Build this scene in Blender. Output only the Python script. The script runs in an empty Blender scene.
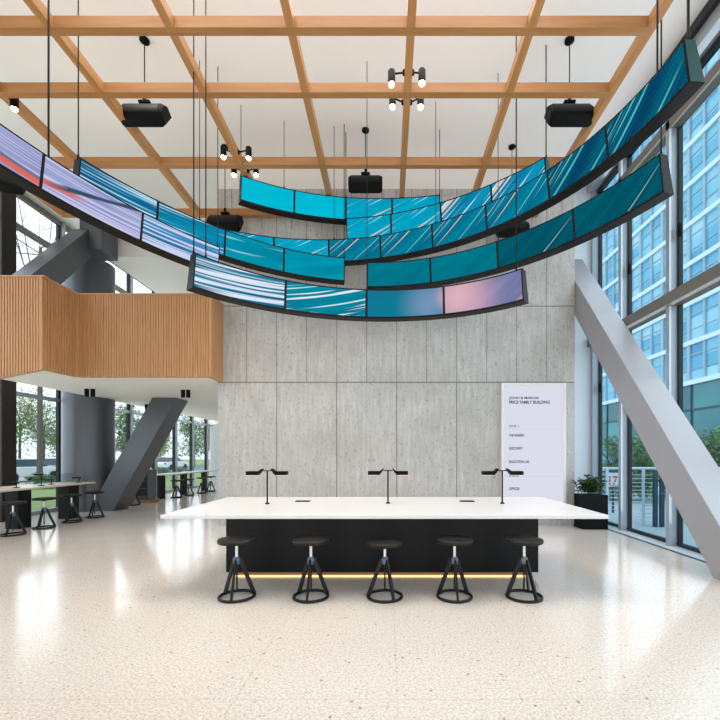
import bpy, bmesh, math, random
import numpy as np
from mathutils import Vector, Matrix

random.seed(7)
S = bpy.context.scene
COL = S.collection

# ------------------------------------------------------------------ camera
cam = bpy.data.cameras.new('camera')
cam.sensor_width = 36.0
cam.lens = 400.0 / 720.0 * 36.0
cam.shift_x = -28.0 / 720.0
cam.shift_y = 95.0 / 720.0
cam.clip_end = 400
cam.clip_start = 0.05
co = bpy.data.objects.new('camera', cam)
COL.objects.link(co)
co.location = (0, 0, 1.6)
co.rotation_euler = (math.pi / 2, 0, 0)
S.camera = co

# ------------------------------------------------------------------ world, lights, exposure
S.view_settings.view_transform = 'Standard'
S.view_settings.look = 'None'
S.view_settings.exposure = 0.0
S.view_settings.gamma = 1.0
S.view_settings.use_curve_mapping = False

w = bpy.data.worlds.new('overcast_sky')
S.world = w
w.use_nodes = True
nt = w.node_tree
nt.nodes.clear()
wo = nt.nodes.new('ShaderNodeOutputWorld')
bg = nt.nodes.new('ShaderNodeBackground')
tc = nt.nodes.new('ShaderNodeTexCoord')
sx = nt.nodes.new('ShaderNodeSeparateXYZ')
cr = nt.nodes.new('ShaderNodeValToRGB')
cr.color_ramp.elements[0].position = 0.45
cr.color_ramp.elements[0].color = (0.62, 0.64, 0.64, 1)
cr.color_ramp.elements[1].position = 0.56
cr.color_ramp.elements[1].color = (0.90, 0.95, 1.0, 1)
mr = nt.nodes.new('ShaderNodeMath'); mr.operation = 'MULTIPLY_ADD'
mr.inputs[1].default_value = 0.5; mr.inputs[2].default_value = 0.5
nt.links.new(tc.outputs['Generated'], sx.inputs[0])
nt.links.new(sx.outputs['Z'], mr.inputs[0])
nt.links.new(mr.outputs[0], cr.inputs[0])
nt.links.new(cr.outputs[0], bg.inputs[0])
bg.inputs[1].default_value = 2.0
nt.links.new(bg.outputs[0], wo.inputs[0])


def area(name, loc, rot, sx_, sy_, power, color=(1, 1, 1), spread=math.pi):
    l = bpy.data.lights.new(name, 'AREA')
    l.shape = 'RECTANGLE'
    l.size, l.size_y = sx_, sy_
    l.energy = power
    l.color = color
    l.spread = spread
    o = bpy.data.objects.new(name, l)
    COL.objects.link(o)
    o.location = loc
    o.rotation_euler = rot
    return o

HP = math.pi / 2
area('daylight_left_window', (-9.35, 9.0, 4.2), (0, -HP, 0), 7.6, 22, 520, (0.86, 0.93, 1.0))
area('daylight_right_window', (4.98, 2.2, 4.2), (0, HP, 0), 7.6, 14, 400, (0.92, 0.96, 1.0))
area('rear_fill', (-2.2, -5.7, 1.7), (HP, 0, 0), 14, 2.9, 170, (1.0, 0.98, 0.95))  # unseen fill lamp added behind the viewpoint to brighten the hall
area('overhead_fill', (-1.0, 4.6, 8.3), (0, 0, 0), 7.0, 3.6, 200, (1.0, 0.96, 0.92), math.radians(110))  # added overhead fill without a fixture, brightens counter and floor
area('ceiling_fill_up', (-2.0, 3.5, 7.2), (math.pi, 0, 0), 9, 10, 66, (1.0, 0.96, 0.92))  # added upward fill above the timber grid to brighten the ceiling

# ------------------------------------------------------------------ materials
def srgb(r, g, b):
    f = lambda c: (c / 255 / 12.92) if c / 255 <= 0.04045 else ((c / 255 + 0.055) / 1.055) ** 2.4
    return (f(r), f(g), f(b), 1)


def newmat(name):
    m = bpy.data.materials.new(name)
    m.use_nodes = True
    n = m.node_tree.nodes
    b = n.get('Principled BSDF')
    return m, m.node_tree, b


def simple(name, col, rough=0.5, metal=0.0, noise=0.06, nscale=30, spec=0.5, bump=0.0):
    m, t, b = newmat(name)
    b.inputs['Roughness'].default_value = rough
    b.inputs['Metallic'].default_value = metal
    b.inputs['Specular IOR Level'].default_value = spec
    g = t.nodes.new('ShaderNodeNewGeometry')
    nz = t.nodes.new('ShaderNodeTexNoise')
    nz.inputs['Scale'].default_value = nscale
    nz.inputs['Detail'].default_value = 3
    t.links.new(g.outputs['Position'], nz.inputs['Vector'])
    mx = t.nodes.new('ShaderNodeMix'); mx.data_type = 'RGBA'
    mx.inputs[6].default_value = tuple(c * (1 - noise) for c in col[:3]) + (1,)
    mx.inputs[7].default_value = tuple(min(1, c * (1 + noise)) for c in col[:3]) + (1,)
    t.links.new(nz.outputs[0], mx.inputs[0])
    t.links.new(mx.outputs[2], b.inputs['Base Color'])
    if bump:
        bp = t.nodes.new('ShaderNodeBump')
        bp.inputs['Strength'].default_value = bump
        bp.inputs['Distance'].default_value = 0.01
        t.links.new(nz.outputs[0], bp.inputs['Height'])
        t.links.new(bp.outputs[0], b.inputs['Normal'])
    return m


def emis(name, col, strength):
    m = bpy.data.materials.new(name); m.use_nodes = True
    t = m.node_tree; t.nodes.clear()
    o = t.nodes.new('ShaderNodeOutputMaterial'); e = t.nodes.new('ShaderNodeEmission')
    e.inputs[0].default_value = col; e.inputs[1].default_value = strength
    t.links.new(e.outputs[0], o.inputs[0])
    return m


def M_(t, op, a, b=None, c=None):
    n = t.nodes.new('ShaderNodeMath'); n.operation = op
    for i, v in enumerate((a, b, c)):
        if v is None: continue
        if isinstance(v, (int, float)): n.inputs[i].default_value = v
        else: t.links.new(v, n.inputs[i])
    return n.outputs[0]


def ramp(t, fac, stops, interp='LINEAR'):
    r = t.nodes.new('ShaderNodeValToRGB')
    r.color_ramp.interpolation = interp
    el = r.color_ramp.elements
    while len(el) < len(stops): el.new(0.5)
    for e, (p, c) in zip(el, stops):
        e.position = p
        e.color = c if not isinstance(c, (int, float)) else (c, c, c, 1)
    t.links.new(fac, r.inputs[0])
    return r.outputs[0]


def mixc(t, fac, a, b, mode='MIX'):
    m = t.nodes.new('ShaderNodeMix'); m.data_type = 'RGBA'; m.blend_type = mode
    for i, v in ((0, fac), (6, a), (7, b)):
        if isinstance(v, (int, float, tuple)): m.inputs[i].default_value = v
        else: t.links.new(v, m.inputs[i])
    return m.outputs[2]


def noise(t, vec, scale, detail=3, rough=0.5, dim='3D'):
    n = t.nodes.new('ShaderNodeTexNoise'); n.noise_dimensions = dim
    n.inputs['Scale'].default_value = scale
    n.inputs['Detail'].default_value = detail
    n.inputs['Roughness'].default_value = rough
    t.links.new(vec, n.inputs['Vector'])
    return n.outputs[0]


def mapping(t, vec, scale=(1, 1, 1), rot=(0, 0, 0), loc=(0, 0, 0)):
    n = t.nodes.new('ShaderNodeMapping')
    n.inputs['Scale'].default_value = scale
    n.inputs['Rotation'].default_value = rot
    n.inputs['Location'].default_value = loc
    t.links.new(vec, n.inputs['Vector'])
    return n.outputs[0]


def pos(t):
    return t.nodes.new('ShaderNodeNewGeometry').outputs['Position']


def sep(t, v):
    n = t.nodes.new('ShaderNodeSeparateXYZ'); t.links.new(v, n.inputs[0]); return n.outputs


def line_mask(t, coord, period, offset, width):
    """1 near multiples of period"""
    a = M_(t, 'SUBTRACT', coord, offset)
    a = M_(t, 'DIVIDE', a, period)
    r = M_(t, 'ROUND', a)
    d = M_(t, 'MULTIPLY', M_(t, 'ABSOLUTE', M_(t, 'SUBTRACT', a, r)), period)
    return M_(t, 'LESS_THAN', d, width / 2)


# terrazzo floor
def terrazzo():
    m, t, b = newmat('terrazzo')
    p = pos(t); x, y, z = sep(t, p)
    big = noise(t, p, 0.35, 2)
    base = mixc(t, big, srgb(222, 213, 204), srgb(227, 221, 214))
    fine = noise(t, p, 60, 3)
    base = mixc(t, ramp(t, fine, [(0.40, 0.0), (0.62, 0.9)]), base, srgb(196, 182, 168))
    v = t.nodes.new('ShaderNodeTexVoronoi'); v.inputs['Scale'].default_value = 42
    t.links.new(p, v.inputs['Vector'])
    cs = sep(t, v.outputs['Color'])
    chip = M_(t, 'MULTIPLY', M_(t, 'LESS_THAN', v.outputs['Distance'], 0.34), M_(t, 'GREATER_THAN', cs[0], 0.80))
    chipc = ramp(t, cs[1], [(0.0, srgb(158, 141, 122)), (0.5, srgb(198, 184, 166)), (1.0, srgb(240, 232, 222))])
    base = mixc(t, M_(t, 'MULTIPLY', chip, 0.8), base, chipc)
    v2 = t.nodes.new('ShaderNodeTexVoronoi'); v2.inputs['Scale'].default_value = 17
    t.links.new(p, v2.inputs['Vector'])
    cs2 = sep(t, v2.outputs['Color'])
    chip2 = M_(t, 'MULTIPLY', M_(t, 'LESS_THAN', v2.outputs['Distance'], 0.2), M_(t, 'GREATER_THAN', cs2[0], 0.93))
    base = mixc(t, M_(t, 'MULTIPLY', chip2, 0.8), base, srgb(150, 128, 104))
    jx = line_mask(t, x, 1.06, 0.06, 0.006)
    jy = line_mask(t, y, 2.12, 0.5, 0.006)
    j = M_(t, 'MAXIMUM', jx, jy)
    base = mixc(t, M_(t, 'MULTIPLY', j, 0.28), base, srgb(150, 136, 120))
    t.links.new(base, b.inputs['Base Color'])
    rr = ramp(t, noise(t, p, 2.0, 3), [(0.3, 0.10), (0.7, 0.17)])
    t.links.new(rr, b.inputs['Roughness'])
    b.inputs['Specular IOR Level'].default_value = 0.55
    return m


def concrete():
    m, t, b = newmat('board_formed_concrete')
    p = pos(t); x, y, z = sep(t, p)
    streak = noise(t, mapping(t, p, (14, 14, 1.6)), 1.0, 5, 0.65)
    cloud = noise(t, p, 1.3, 4, 0.6)
    base = mixc(t, ramp(t, streak, [(0.3, 0.0), (0.7, 1.0)]), srgb(176, 173, 169), srgb(206, 204, 201))
    base = mixc(t, ramp(t, cloud, [(0.38, 0.0), (0.7, 0.65)]), base, srgb(172, 168, 163))
    pores = noise(t, mapping(t, p, (1, 1, 0.6)), 22, 3, 0.7)
    base = mixc(t, ramp(t, pores, [(0.56, 0.0), (0.70, 0.7)]), base, srgb(136, 131, 125))
    # shutter joints
    lo = M_(t, 'LESS_THAN', z, 3.25)
    hi = M_(t, 'GREATER_THAN', z, 6.72)
    mid = M_(t, 'SUBTRACT', M_(t, 'SUBTRACT', 1.0, lo), hi)
    jl = M_(t, 'MULTIPLY', line_mask(t, x, 1.362, -1.165, 0.022), lo)
    jm = M_(t, 'MULTIPLY', line_mask(t, x, 0.681, -1.165, 0.016), mid)
    jh = M_(t, 'MULTIPLY', line_mask(t, x, 0.3405, -1.165, 0.014), hi)
    jz = M_(t, 'MAXIMUM', M_(t, 'LESS_THAN', M_(t, 'ABSOLUTE', M_(t, 'SUBTRACT', z, 3.25)), 0.014),
            M_(t, 'LESS_THAN', M_(t, 'ABSOLUTE', M_(t, 'SUBTRACT', z, 4.98)), 0.012))
    j = M_(t, 'MAXIMUM', M_(t, 'MAXIMUM', jl, jm), M_(t, 'MAXIMUM', jh, jz))
    base = mixc(t, M_(t, 'MULTIPLY', j, 0.8), base, srgb(104, 98, 90))
    t.links.new(base, b.inputs['Base Color'])
    b.inputs['Roughness'].default_value = 0.8
    bp = t.nodes.new('ShaderNodeBump'); bp.inputs['Strength'].default_value = 0.25; bp.inputs['Distance'].default_value = 0.01
    t.links.new(M_(t, 'SUBTRACT', pores, M_(t, 'MULTIPLY', j, 0.8)), bp.inputs['Height'])
    t.links.new(bp.outputs[0], b.inputs['Normal'])
    return m


def wood(name, c1, c2, stretch, rough=0.45):
    m, t, b = newmat(name)
    tcn = t.nodes.new('ShaderNodeTexCoord')
    g = noise(t, mapping(t, pos(t), stretch), 1.0, 4, 0.6)
    t.links.new(mixc(t, ramp(t, g, [(0.3, 0.0), (0.7, 1.0)]), c1, c2), b.inputs['Base Color'])
    b.inputs['Roughness'].default_value = rough
    return m


def glass(name, tint, refl=0.06):
    m = bpy.data.materials.new(name); m.use_nodes = True
    t = m.node_tree; t.nodes.clear()
    o = t.nodes.new('ShaderNodeOutputMaterial')
    tr = t.nodes.new('ShaderNodeBsdfTransparent'); tr.inputs[0].default_value = tint
    gl = t.nodes.new('ShaderNodeBsdfGlossy'); gl.inputs['Roughness'].default_value = 0.02
    lw = t.nodes.new('ShaderNodeLayerWeight')
    mx = t.nodes.new('ShaderNodeMixShader')
    t.links.new(M_(t, 'MULTIPLY_ADD', M_(t, 'POWER', lw.outputs['Facing'], 4.0), 0.35, refl * 0.4), mx.inputs[0])
    t.links.new(tr.outputs[0], mx.inputs[1]); t.links.new(gl.outputs[0], mx.inputs[2])
    t.links.new(mx.outputs[0], o.inputs[0])
    return m


def led(name, base, dark, angle, white=None, wscale=(0.5, 16), wth=0.66, peach=None, pth=0.7, lines=0.0,
        lfreq=26.0, soft=False, seed=0.0, band=None, glow=None):
    """moving-image screen: base colour, light streaks at an angle, fine diagonal scan lines"""
    m = bpy.data.materials.new(name); m.use_nodes = True
    t = m.node_tree; t.nodes.clear()
    o = t.nodes.new('ShaderNodeOutputMaterial'); e = t.nodes.new('ShaderNodeEmission')
    uv = t.nodes.new('ShaderNodeUVMap').outputs[0]
    rot = mapping(t, uv, (1, 1, 1), (0, 0, -angle), (seed, seed * 0.37, 0))
    n1 = noise(t, mapping(t, rot, (0.7, 5, 1)), 1.0, 3, 0.5, '2D')
    c = mixc(t, ramp(t, n1, [(0.3, 0.0), (0.72, 1.0)]), base, dark)
    if lines:
        u2, v2, _ = sep(t, rot)
        s = M_(t, 'SINE', M_(t, 'MULTIPLY', v2, lfreq * 2 * math.pi))
        c = mixc(t, M_(t, 'MULTIPLY', M_(t, 'GREATER_THAN', s, 0.1), lines), c, srgb(2, 22, 36))
    if white:
        k = 0.10 if soft else 0.03
        n2 = noise(t, mapping(t, rot, (wscale[0], wscale[1], 1), (0, 0, 0), (3.1 + seed, 1.7, 0)), 1.0, 2, 0.5, '2D')
        c = mixc(t, ramp(t, n2, [(wth - k / 2, 0.0), (wth + k, 1.0)]), c, white)
    if peach:
        n3 = noise(t, mapping(t, rot, (wscale[0] * 0.8, wscale[1] * 0.9, 1), (0, 0, 0), (9.3 + seed, 5.2, 0)), 1.0, 1, 0.5, '2D')
        c = mixc(t, ramp(t, n3, [(pth, 0.0), (pth + 0.025, 1.0)]), c, peach)
    if band:   # (v at u0, slope, u0, half width, colours)
        u1, v1, _ = sep(t, uv)
        for (v0, sl, u0, hw, colr, ua, ub) in band:
            d = M_(t, 'ABSOLUTE', M_(t, 'SUBTRACT', v1, M_(t, 'MULTIPLY_ADD', M_(t, 'SUBTRACT', u1, u0), sl, v0)))
            wob = M_(t, 'MULTIPLY_ADD', n1, 0.06, -0.03)
            fade = ramp(t, M_(t, 'DIVIDE', M_(t, 'ABSOLUTE', M_(t, 'SUBTRACT', u1, (ua + ub) / 2)), (ub - ua) / 2), [(0.6, 1.0), (1.0, 0.0)])
            c = mixc(t, M_(t, 'MULTIPLY', fade, ramp(t, M_(t, 'DIVIDE', M_(t, 'ADD', d, wob), hw), [(0.45, 0.92), (1.0, 0.0)])), c, colr)
    if glow:
        u1, v1, _ = sep(t, uv)
        for (u0, v0, r, colr) in glow:
            d = M_(t, 'SQRT', M_(t, 'ADD', M_(t, 'POWER', M_(t, 'ABSOLUTE', M_(t, 'SUBTRACT', u1, u0)), 2.0),
                                 M_(t, 'POWER', M_(t, 'ABSOLUTE', M_(t, 'SUBTRACT', v1, v0)), 2.0)))
            c = mixc(t, ramp(t, M_(t, 'DIVIDE', d, r), [(0.0, 0.95), (1.0, 0.0)], 'EASE'), c, colr)
    t.links.new(c, e.inputs[0]); e.inputs[1].default_value = 1.0
    t.links.new(e.outputs[0], o.inputs[0])
    return m


BLK = dict(spec=0.2)
MT = {
    'floor': terrazzo(),
    'concrete': concrete(),
    'white': simple('white_paint', srgb(236, 232, 226), 0.7, noise=0.02, nscale=3),
    'ceil': simple('ceiling_panel_white', srgb(246, 242, 238), 0.8, noise=0.03, nscale=0.6),
    'white_b': simple('white_coated_metal', srgb(222, 230, 236), 0.4, noise=0.02),
    'beam': wood('honey_larch_along', srgb(178, 122, 66), srgb(198, 142, 84), (14, 1.0, 14)),
    'beamx': wood('honey_larch_across_shaded', srgb(166, 112, 60), srgb(186, 132, 78), (1.0, 14, 14)),  # darker copy of the larch: shade on cross beam fronts put into the colour
    'slat': wood('oak_slats', srgb(178, 126, 80), srgb(197, 149, 104), (30, 30, 1.2), 0.5),
    'black': simple('satin_black', srgb(14, 14, 15), 0.45, noise=0.1, spec=0.25),
    'blackm': simple('matt_black', srgb(9, 9, 9), 0.6, noise=0.1, spec=0.15),
    'casing': simple('dark_bronze_casing', srgb(19, 15, 12), 0.5, noise=0.1, spec=0.2),
    'stool': simple('black_powder_coat', srgb(17, 18, 20), 0.4, noise=0.1, spec=0.3),
    'seat': simple('black_stained_seat', srgb(24, 21, 20), 0.45, noise=0.25, nscale=25, spec=0.3),
    'chrome': simple('brushed_steel', srgb(205, 205, 205), 0.25, 0.9, noise=0.05),
    'bluesteel': simple('blued_steel', srgb(90, 105, 122), 0.35, 0.5, noise=0.05),
    'steel': simple('grey_painted_steel', srgb(168, 168, 173), 0.38, 0.15, noise=0.03, nscale=4),
    'dsteel': simple('charcoal_painted_steel', srgb(88, 91, 96), 0.36, 0.4, noise=0.03, nscale=4),
    'brown': simple('dark_bronze_steel', srgb(52, 48, 45), 0.45, 0.2, noise=0.05, spec=0.3),
    'trans': simple('bronze_anodised_transom', srgb(128, 122, 116), 0.4, 0.2, noise=0.05),
    'alu': simple('silver_aluminium', srgb(178, 186, 194), 0.35, 0.3, noise=0.03),
    'frame': simple('black_window_frame', srgb(24, 28, 32), 0.4, noise=0.05),
    'top': simple('white_solid_surface', srgb(226, 224, 222), 0.22, noise=0.01),
    'counter': simple('black_laminate', srgb(12, 12, 13), 0.45, noise=0.15, nscale=8, spec=0.2),
    'oakedge': simple('pale_oak_edge', srgb(206, 188, 166), 0.4, noise=0.05),
    'glass_r': glass('clear_blue_glass', srgb(224, 240, 246)),
    'glass_l': glass('clear_glass', srgb(240, 246, 248)),
    'screen_glass': glass('thin_clear_screen', srgb(225, 234, 238)),
    'warm': emis('warm_led', srgb(255, 196, 128), 3.0),
    'lamp': emis('lamp_lens', srgb(255, 226, 180), 14.0),
    'lampd': emis('desk_lamp_diffuser', srgb(255, 214, 160), 2.5),
    'sign': emis('backlit_sign_face', srgb(221, 222, 238), 0.98),
    'ink': simple('black_ink', srgb(30, 30, 34), 0.6),
    'inkg': simple('grey_ink', srgb(120, 120, 130), 0.6),
    'leaf': simple('green_leaf', srgb(66, 104, 50), 0.45, noise=0.5, nscale=6),
    'leafd': simple('dark_glossy_leaf', srgb(38, 70, 30), 0.35, noise=0.5, nscale=8),
    'leafy': simple('olive_leaf', srgb(172, 178, 108), 0.6, noise=0.35, nscale=2),
    'leafr': simple('autumn_leaf', srgb(178, 150, 108), 0.6, noise=0.35, nscale=2),
    'hedge': simple('hedge_leaf', srgb(118, 150, 92), 0.6, noise=0.4, nscale=2),
    'bark': simple('grey_bark', srgb(104, 92, 80), 0.9, noise=0.2, nscale=6),
    'soil': simple('dark_soil', srgb(40, 30, 24), 0.95, noise=0.3),
    'grass': simple('lawn', srgb(132, 152, 92), 0.95, noise=0.25, nscale=3),
    'asphalt': simple('pale_asphalt', srgb(176, 178, 180), 0.9, noise=0.06),
    'paving': simple('light_paving', srgb(196, 202, 206), 0.8, noise=0.06, nscale=5),
    'car': simple('white_car_paint', srgb(236, 238, 240), 0.2, noise=0.01),
    'carg': simple('silver_car_paint', srgb(170, 178, 186), 0.25, 0.3, noise=0.01),
    'cwin': simple('tinted_car_window', srgb(66, 80, 92), 0.1, noise=0.02),
    'tyre': simple('tyre_rubber', srgb(34, 34, 36), 0.8),
    'tail': simple('red_tail_lamp', srgb(190, 40, 34), 0.3),
    'fac': simple('blue_facade_glass', srgb(84, 204, 234), 0.08, 0.0, noise=0.3, nscale=0.25, spec=0.9),
    'pod': simple('teal_podium_glass', srgb(4, 134, 140), 0.08, 0.0, noise=0.45, nscale=0.3, spec=0.8),
    'band': simple('white_facade_band', srgb(236, 242, 246), 0.5, noise=0.02),
    'fmull': simple('pale_facade_mullion', srgb(170, 186, 200), 0.4, noise=0.03),
    'fdark': simple('dark_teal_mullion', srgb(18, 62, 72), 0.4, noise=0.03),
    'capteal': simple('teal_reflection_cap', srgb(0, 62, 60), 0.5, noise=0.03),  # teal is the reflected screen colour painted onto the cap
    'red': simple('red_sign_paint', srgb(232, 60, 72), 0.5),
    'wbrown': simple('warm_wood_plinth', srgb(150, 112, 76), 0.5, noise=0.1),
}
def facade(name, c0, c1, c2, py, pz, z0):
    # each pane of the curtain wall has its own shade of blue
    m, t, b = newmat(name)
    x, y, z = sep(t, pos(t))
    cv = t.nodes.new('ShaderNodeCombineXYZ')
    t.links.new(M_(t, 'FLOOR', M_(t, 'DIVIDE', M_(t, 'SUBTRACT', y, 14.5), py)), cv.inputs[0])
    t.links.new(M_(t, 'FLOOR', M_(t, 'DIVIDE', M_(t, 'SUBTRACT', z, z0), pz)), cv.inputs[1])
    wn = t.nodes.new('ShaderNodeTexWhiteNoise'); wn.noise_dimensions = '2D'
    t.links.new(cv.outputs[0], wn.inputs['Vector'])
    big = noise(t, mapping(t, pos(t), (0.1, 0.1, 0.18)), 1.0, 2)
    f = M_(t, 'ADD', M_(t, 'MULTIPLY', wn.outputs['Value'], 0.5), M_(t, 'MULTIPLY', big, 0.6))
    t.links.new(ramp(t, f, [(0.2, c0), (0.5, c1), (0.85, c2)]), b.inputs['Base Color'])
    b.inputs['Roughness'].default_value = 0.06
    b.inputs['Specular IOR Level'].default_value = 0.8
    return m
MT['fac'] = facade('blue_facade_panes', srgb(48, 136, 180), srgb(104, 188, 218), srgb(190, 226, 240), 1.65, 1.13, 7.6)
MT['pod'] = facade('teal_podium_panes', srgb(0, 72, 86), srgb(4, 106, 116), srgb(50, 150, 150), 3.3, 2.5, 0.4)
W_ = srgb(232, 240, 250); PE = srgb(250, 196, 168)
LED = {
    'lav': led('screen_lavender', srgb(160, 164, 208), srgb(126, 134, 190), 0.0, srgb(196, 197, 226), (0.35, 40), 0.52, soft=True, seed=0.3,
               band=[(0.125, -0.06, 0.85, 0.035, srgb(96, 104, 130), -1, 3), (0.085, -0.06, 0.85, 0.05, srgb(226, 106, 80), -1, 3)]),
    'lavb': led('screen_lavender_dark_band', srgb(160, 166, 210), srgb(128, 140, 194), 0.02, srgb(198, 200, 230), (0.35, 38), 0.52, soft=True, seed=2.3,
                band=[(0.115, 0.1, 0.0, 0.04, srgb(214, 112, 100), -0.6, 0.55), (0.135, 0.27, 0.1, 0.034, srgb(24, 62, 80), 0.0, 1.5)]),
    'blav': led('screen_blue_lilac', srgb(60, 140, 190), srgb(20, 96, 140), 0.03, srgb(206, 214, 244), (0.4, 28), 0.47, soft=True, seed=4.3),
    'bw': led('screen_blue_white_streaks', srgb(14, 126, 172), srgb(6, 90, 132), 0.03, srgb(190, 226, 244), (0.45, 30), 0.56, soft=True, seed=6.1),
    'bw2': led('screen_cyan_white_streaks', srgb(8, 144, 182), srgb(6, 116, 152), 0.05, srgb(196, 230, 244), (0.45, 28), 0.60, soft=True, seed=7.7),
    'tealp': led('screen_plain_teal', srgb(2, 152, 180), srgb(2, 132, 158), 0.2, seed=1.0),
    'tealq': led('screen_plain_teal_streak', srgb(2, 148, 174), srgb(2, 130, 156), 0.06, srgb(170, 222, 232), (0.5, 11), 0.69, soft=True, seed=5.0),
    'teald': led('screen_deep_teal', srgb(2, 124, 142), srgb(2, 110, 130), 0.5, srgb(150, 190, 196), (0.25, 18), 0.74, seed=3.0),
    'cyan': led('screen_bright_cyan', srgb(2, 190, 216), srgb(2, 178, 206), 0.2, srgb(120, 214, 226), (0.3, 18), 0.74, seed=2.0),
    'cyst': led('screen_cyan_diagonals', srgb(2, 168, 200), srgb(2, 150, 184), 0.42, srgb(206, 232, 238), (0.35, 20), 0.66, PE, 0.70, seed=8.0),
    'cyst2': led('screen_blue_cyan_diagonals', srgb(8, 150, 188), srgb(4, 122, 164), 0.62, srgb(206, 236, 240), (0.3, 20), 0.60, PE, 0.68, seed=9.0),
    'teals': led('screen_teal_diagonals', srgb(2, 132, 160), srgb(2, 106, 138), 0.62, srgb(130, 204, 210), (0.3, 22), 0.68, PE, 0.70, lines=0.12, seed=11.0),
    'tline': led('screen_lined_teal', srgb(4, 124, 150), srgb(4, 104, 132), 0.55, srgb(120, 200, 206), (0.3, 24), 0.70, PE, 0.72, lines=0.45, seed=12.4),
    'tline2': led('screen_dark_lined_teal', srgb(6, 112, 138), srgb(8, 76, 116), 0.62, srgb(96, 190, 196), (0.3, 20), 0.69, PE, 0.70, lines=0.62, seed=14.2, lfreq=22),
    'tline3': led('screen_dark_lined_petrol', srgb(2, 104, 122), srgb(2, 84, 104), 0.62, srgb(170, 190, 190), (0.25, 18), 0.735, lines=0.5, seed=16.2, lfreq=24),
    'wteal': led('screen_white_teal_streaks', srgb(14, 130, 160), srgb(6, 104, 134), 0.06, srgb(226, 234, 250), (0.35, 24), 0.52, soft=True, seed=18.0),
    'tealw': led('screen_teal_white_rays', srgb(6, 140, 164), srgb(4, 112, 138), 0.22, srgb(220, 238, 244), (0.4, 26), 0.59, seed=20.0),
    'pinkl': led('screen_teal_to_lilac', srgb(10, 124, 150), srgb(20, 116, 148), 0.2, seed=21.0, glow=[(1.05, 0.2, 0.62, srgb(118, 150, 186)), (1.38, 0.3, 0.32, srgb(206, 168, 190))]),
    'pinkr': led('screen_pink_lilac', srgb(124, 130, 172), srgb(98, 108, 152), 0.5, srgb(226, 150, 160), (0.3, 9), 0.70, soft=True, seed=23.0, glow=[(0.25, 0.27, 0.85, srgb(226, 178, 192))]),
}

# ------------------------------------------------------------------ mesh helpers
def box(bm, x0, x1, y0, y1, z0, z1, bevel=0.0):
    r = bmesh.ops.create_cube(bm, size=1.0)
    vs = r['verts']
    for v in vs:
        v.co = Vector((x0 + (v.co.x + .5) * (x1 - x0), y0 + (v.co.y + .5) * (y1 - y0), z0 + (v.co.z + .5) * (z1 - z0)))
    if bevel:
        es = list({e for v in vs for e in v.link_edges})
        bmesh.ops.bevel(bm, geom=es, offset=bevel, segments=2, affect='EDGES', profile=0.5)


def rod(bm, p0, p1, r0, r1=None, n=12, caps=True):
    p0, p1 = Vector(p0), Vector(p1)
    r1 = r0 if r1 is None else r1
    d = p1 - p0
    q = d.to_track_quat('Z', 'Y')
    mat = Matrix.Translation((p0 + p1) / 2) @ q.to_matrix().to_4x4()
    bmesh.ops.create_cone(bm, cap_ends=caps, segments=n, radius1=r0, radius2=r1, depth=d.length, matrix=mat)


def bar(bm, p0, p1, w, t, up=(0, 0, 1), bevel=0.0):
    """rectangular bar from p0 to p1: w across, t along up-ish"""
    p0, p1 = Vector(p0), Vector(p1)
    d = (p1 - p0).normalized()
    s = d.cross(Vector(up)).normalized()
    u = s.cross(d).normalized()
    vs = []
    for p in (p0, p1):
        for a, b in ((-1, -1), (1, -1), (1, 1), (-1, 1)):
            vs.append(bm.verts.new(p + s * a * w / 2 + u * b * t / 2))
    for f in ((3, 2, 1, 0), (4, 5, 6, 7), (0, 1, 5, 4), (1, 2, 6, 5), (2, 3, 7, 6), (3, 0, 4, 7)):
        bm.faces.new([vs[i] for i in f])


def torus(bm, c, R, r, n=40, k=10, flat=1.0):
    rings = []
    for i in range(n):
        a = 2 * math.pi * i / n
        ring = []
        for j in range(k):
            b = 2 * math.pi * j / k
            rr = R + r * math.cos(b)
            ring.append(bm.verts.new((c[0] + rr * math.cos(a), c[1] + rr * math.sin(a), c[2] + r * flat * math.sin(b))))
        rings.append(ring)
    for i in range(n):
        for j in range(k):
            bm.faces.new((rings[i][j], rings[(i + 1) % n][j], rings[(i + 1) % n][(j + 1) % k], rings[i][(j + 1) % k]))


def lathe(bm, prof, c=(0, 0, 0), n=40):
    """prof: list of (r, z); closes to the axis when r == 0"""
    rings = []
    for r, z in prof:
        if r <= 1e-6:
            rings.append([bm.verts.new((c[0], c[1], c[2] + z))])
        else:
            rings.append([bm.verts.new((c[0] + r * math.cos(2 * math.pi * i / n), c[1] + r * math.sin(2 * math.pi * i / n), c[2] + z)) for i in range(n)])
    for a, b in zip(rings, rings[1:]):
        for i in range(n):
            j = (i + 1) % n
            if len(a) == 1 and len(b) == 1: continue
            if len(a) == 1: bm.faces.new((a[0], b[j], b[i]))
            elif len(b) == 1: bm.faces.new((a[i], a[j], b[0]))
            else: bm.faces.new((a[i], a[j], b[j], b[i]))


def prism(bm, poly, axis, a, b):
    """poly of 2D points extruded along axis 'x','y','z' from a to b"""
    def P(u, v, w):
        return {'x': (w, u, v), 'y': (u, w, v), 'z': (u, v, w)}[axis]
    A = [bm.verts.new(P(u, v, a)) for u, v in poly]
    B = [bm.verts.new(P(u, v, b)) for u, v in poly]
    n = len(poly)
    bm.faces.new(A); bm.faces.new(list(reversed(B)))
    for i in range(n):
        bm.faces.new((A[i], B[i], B[(i + 1) % n], A[(i + 1) % n]))


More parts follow.
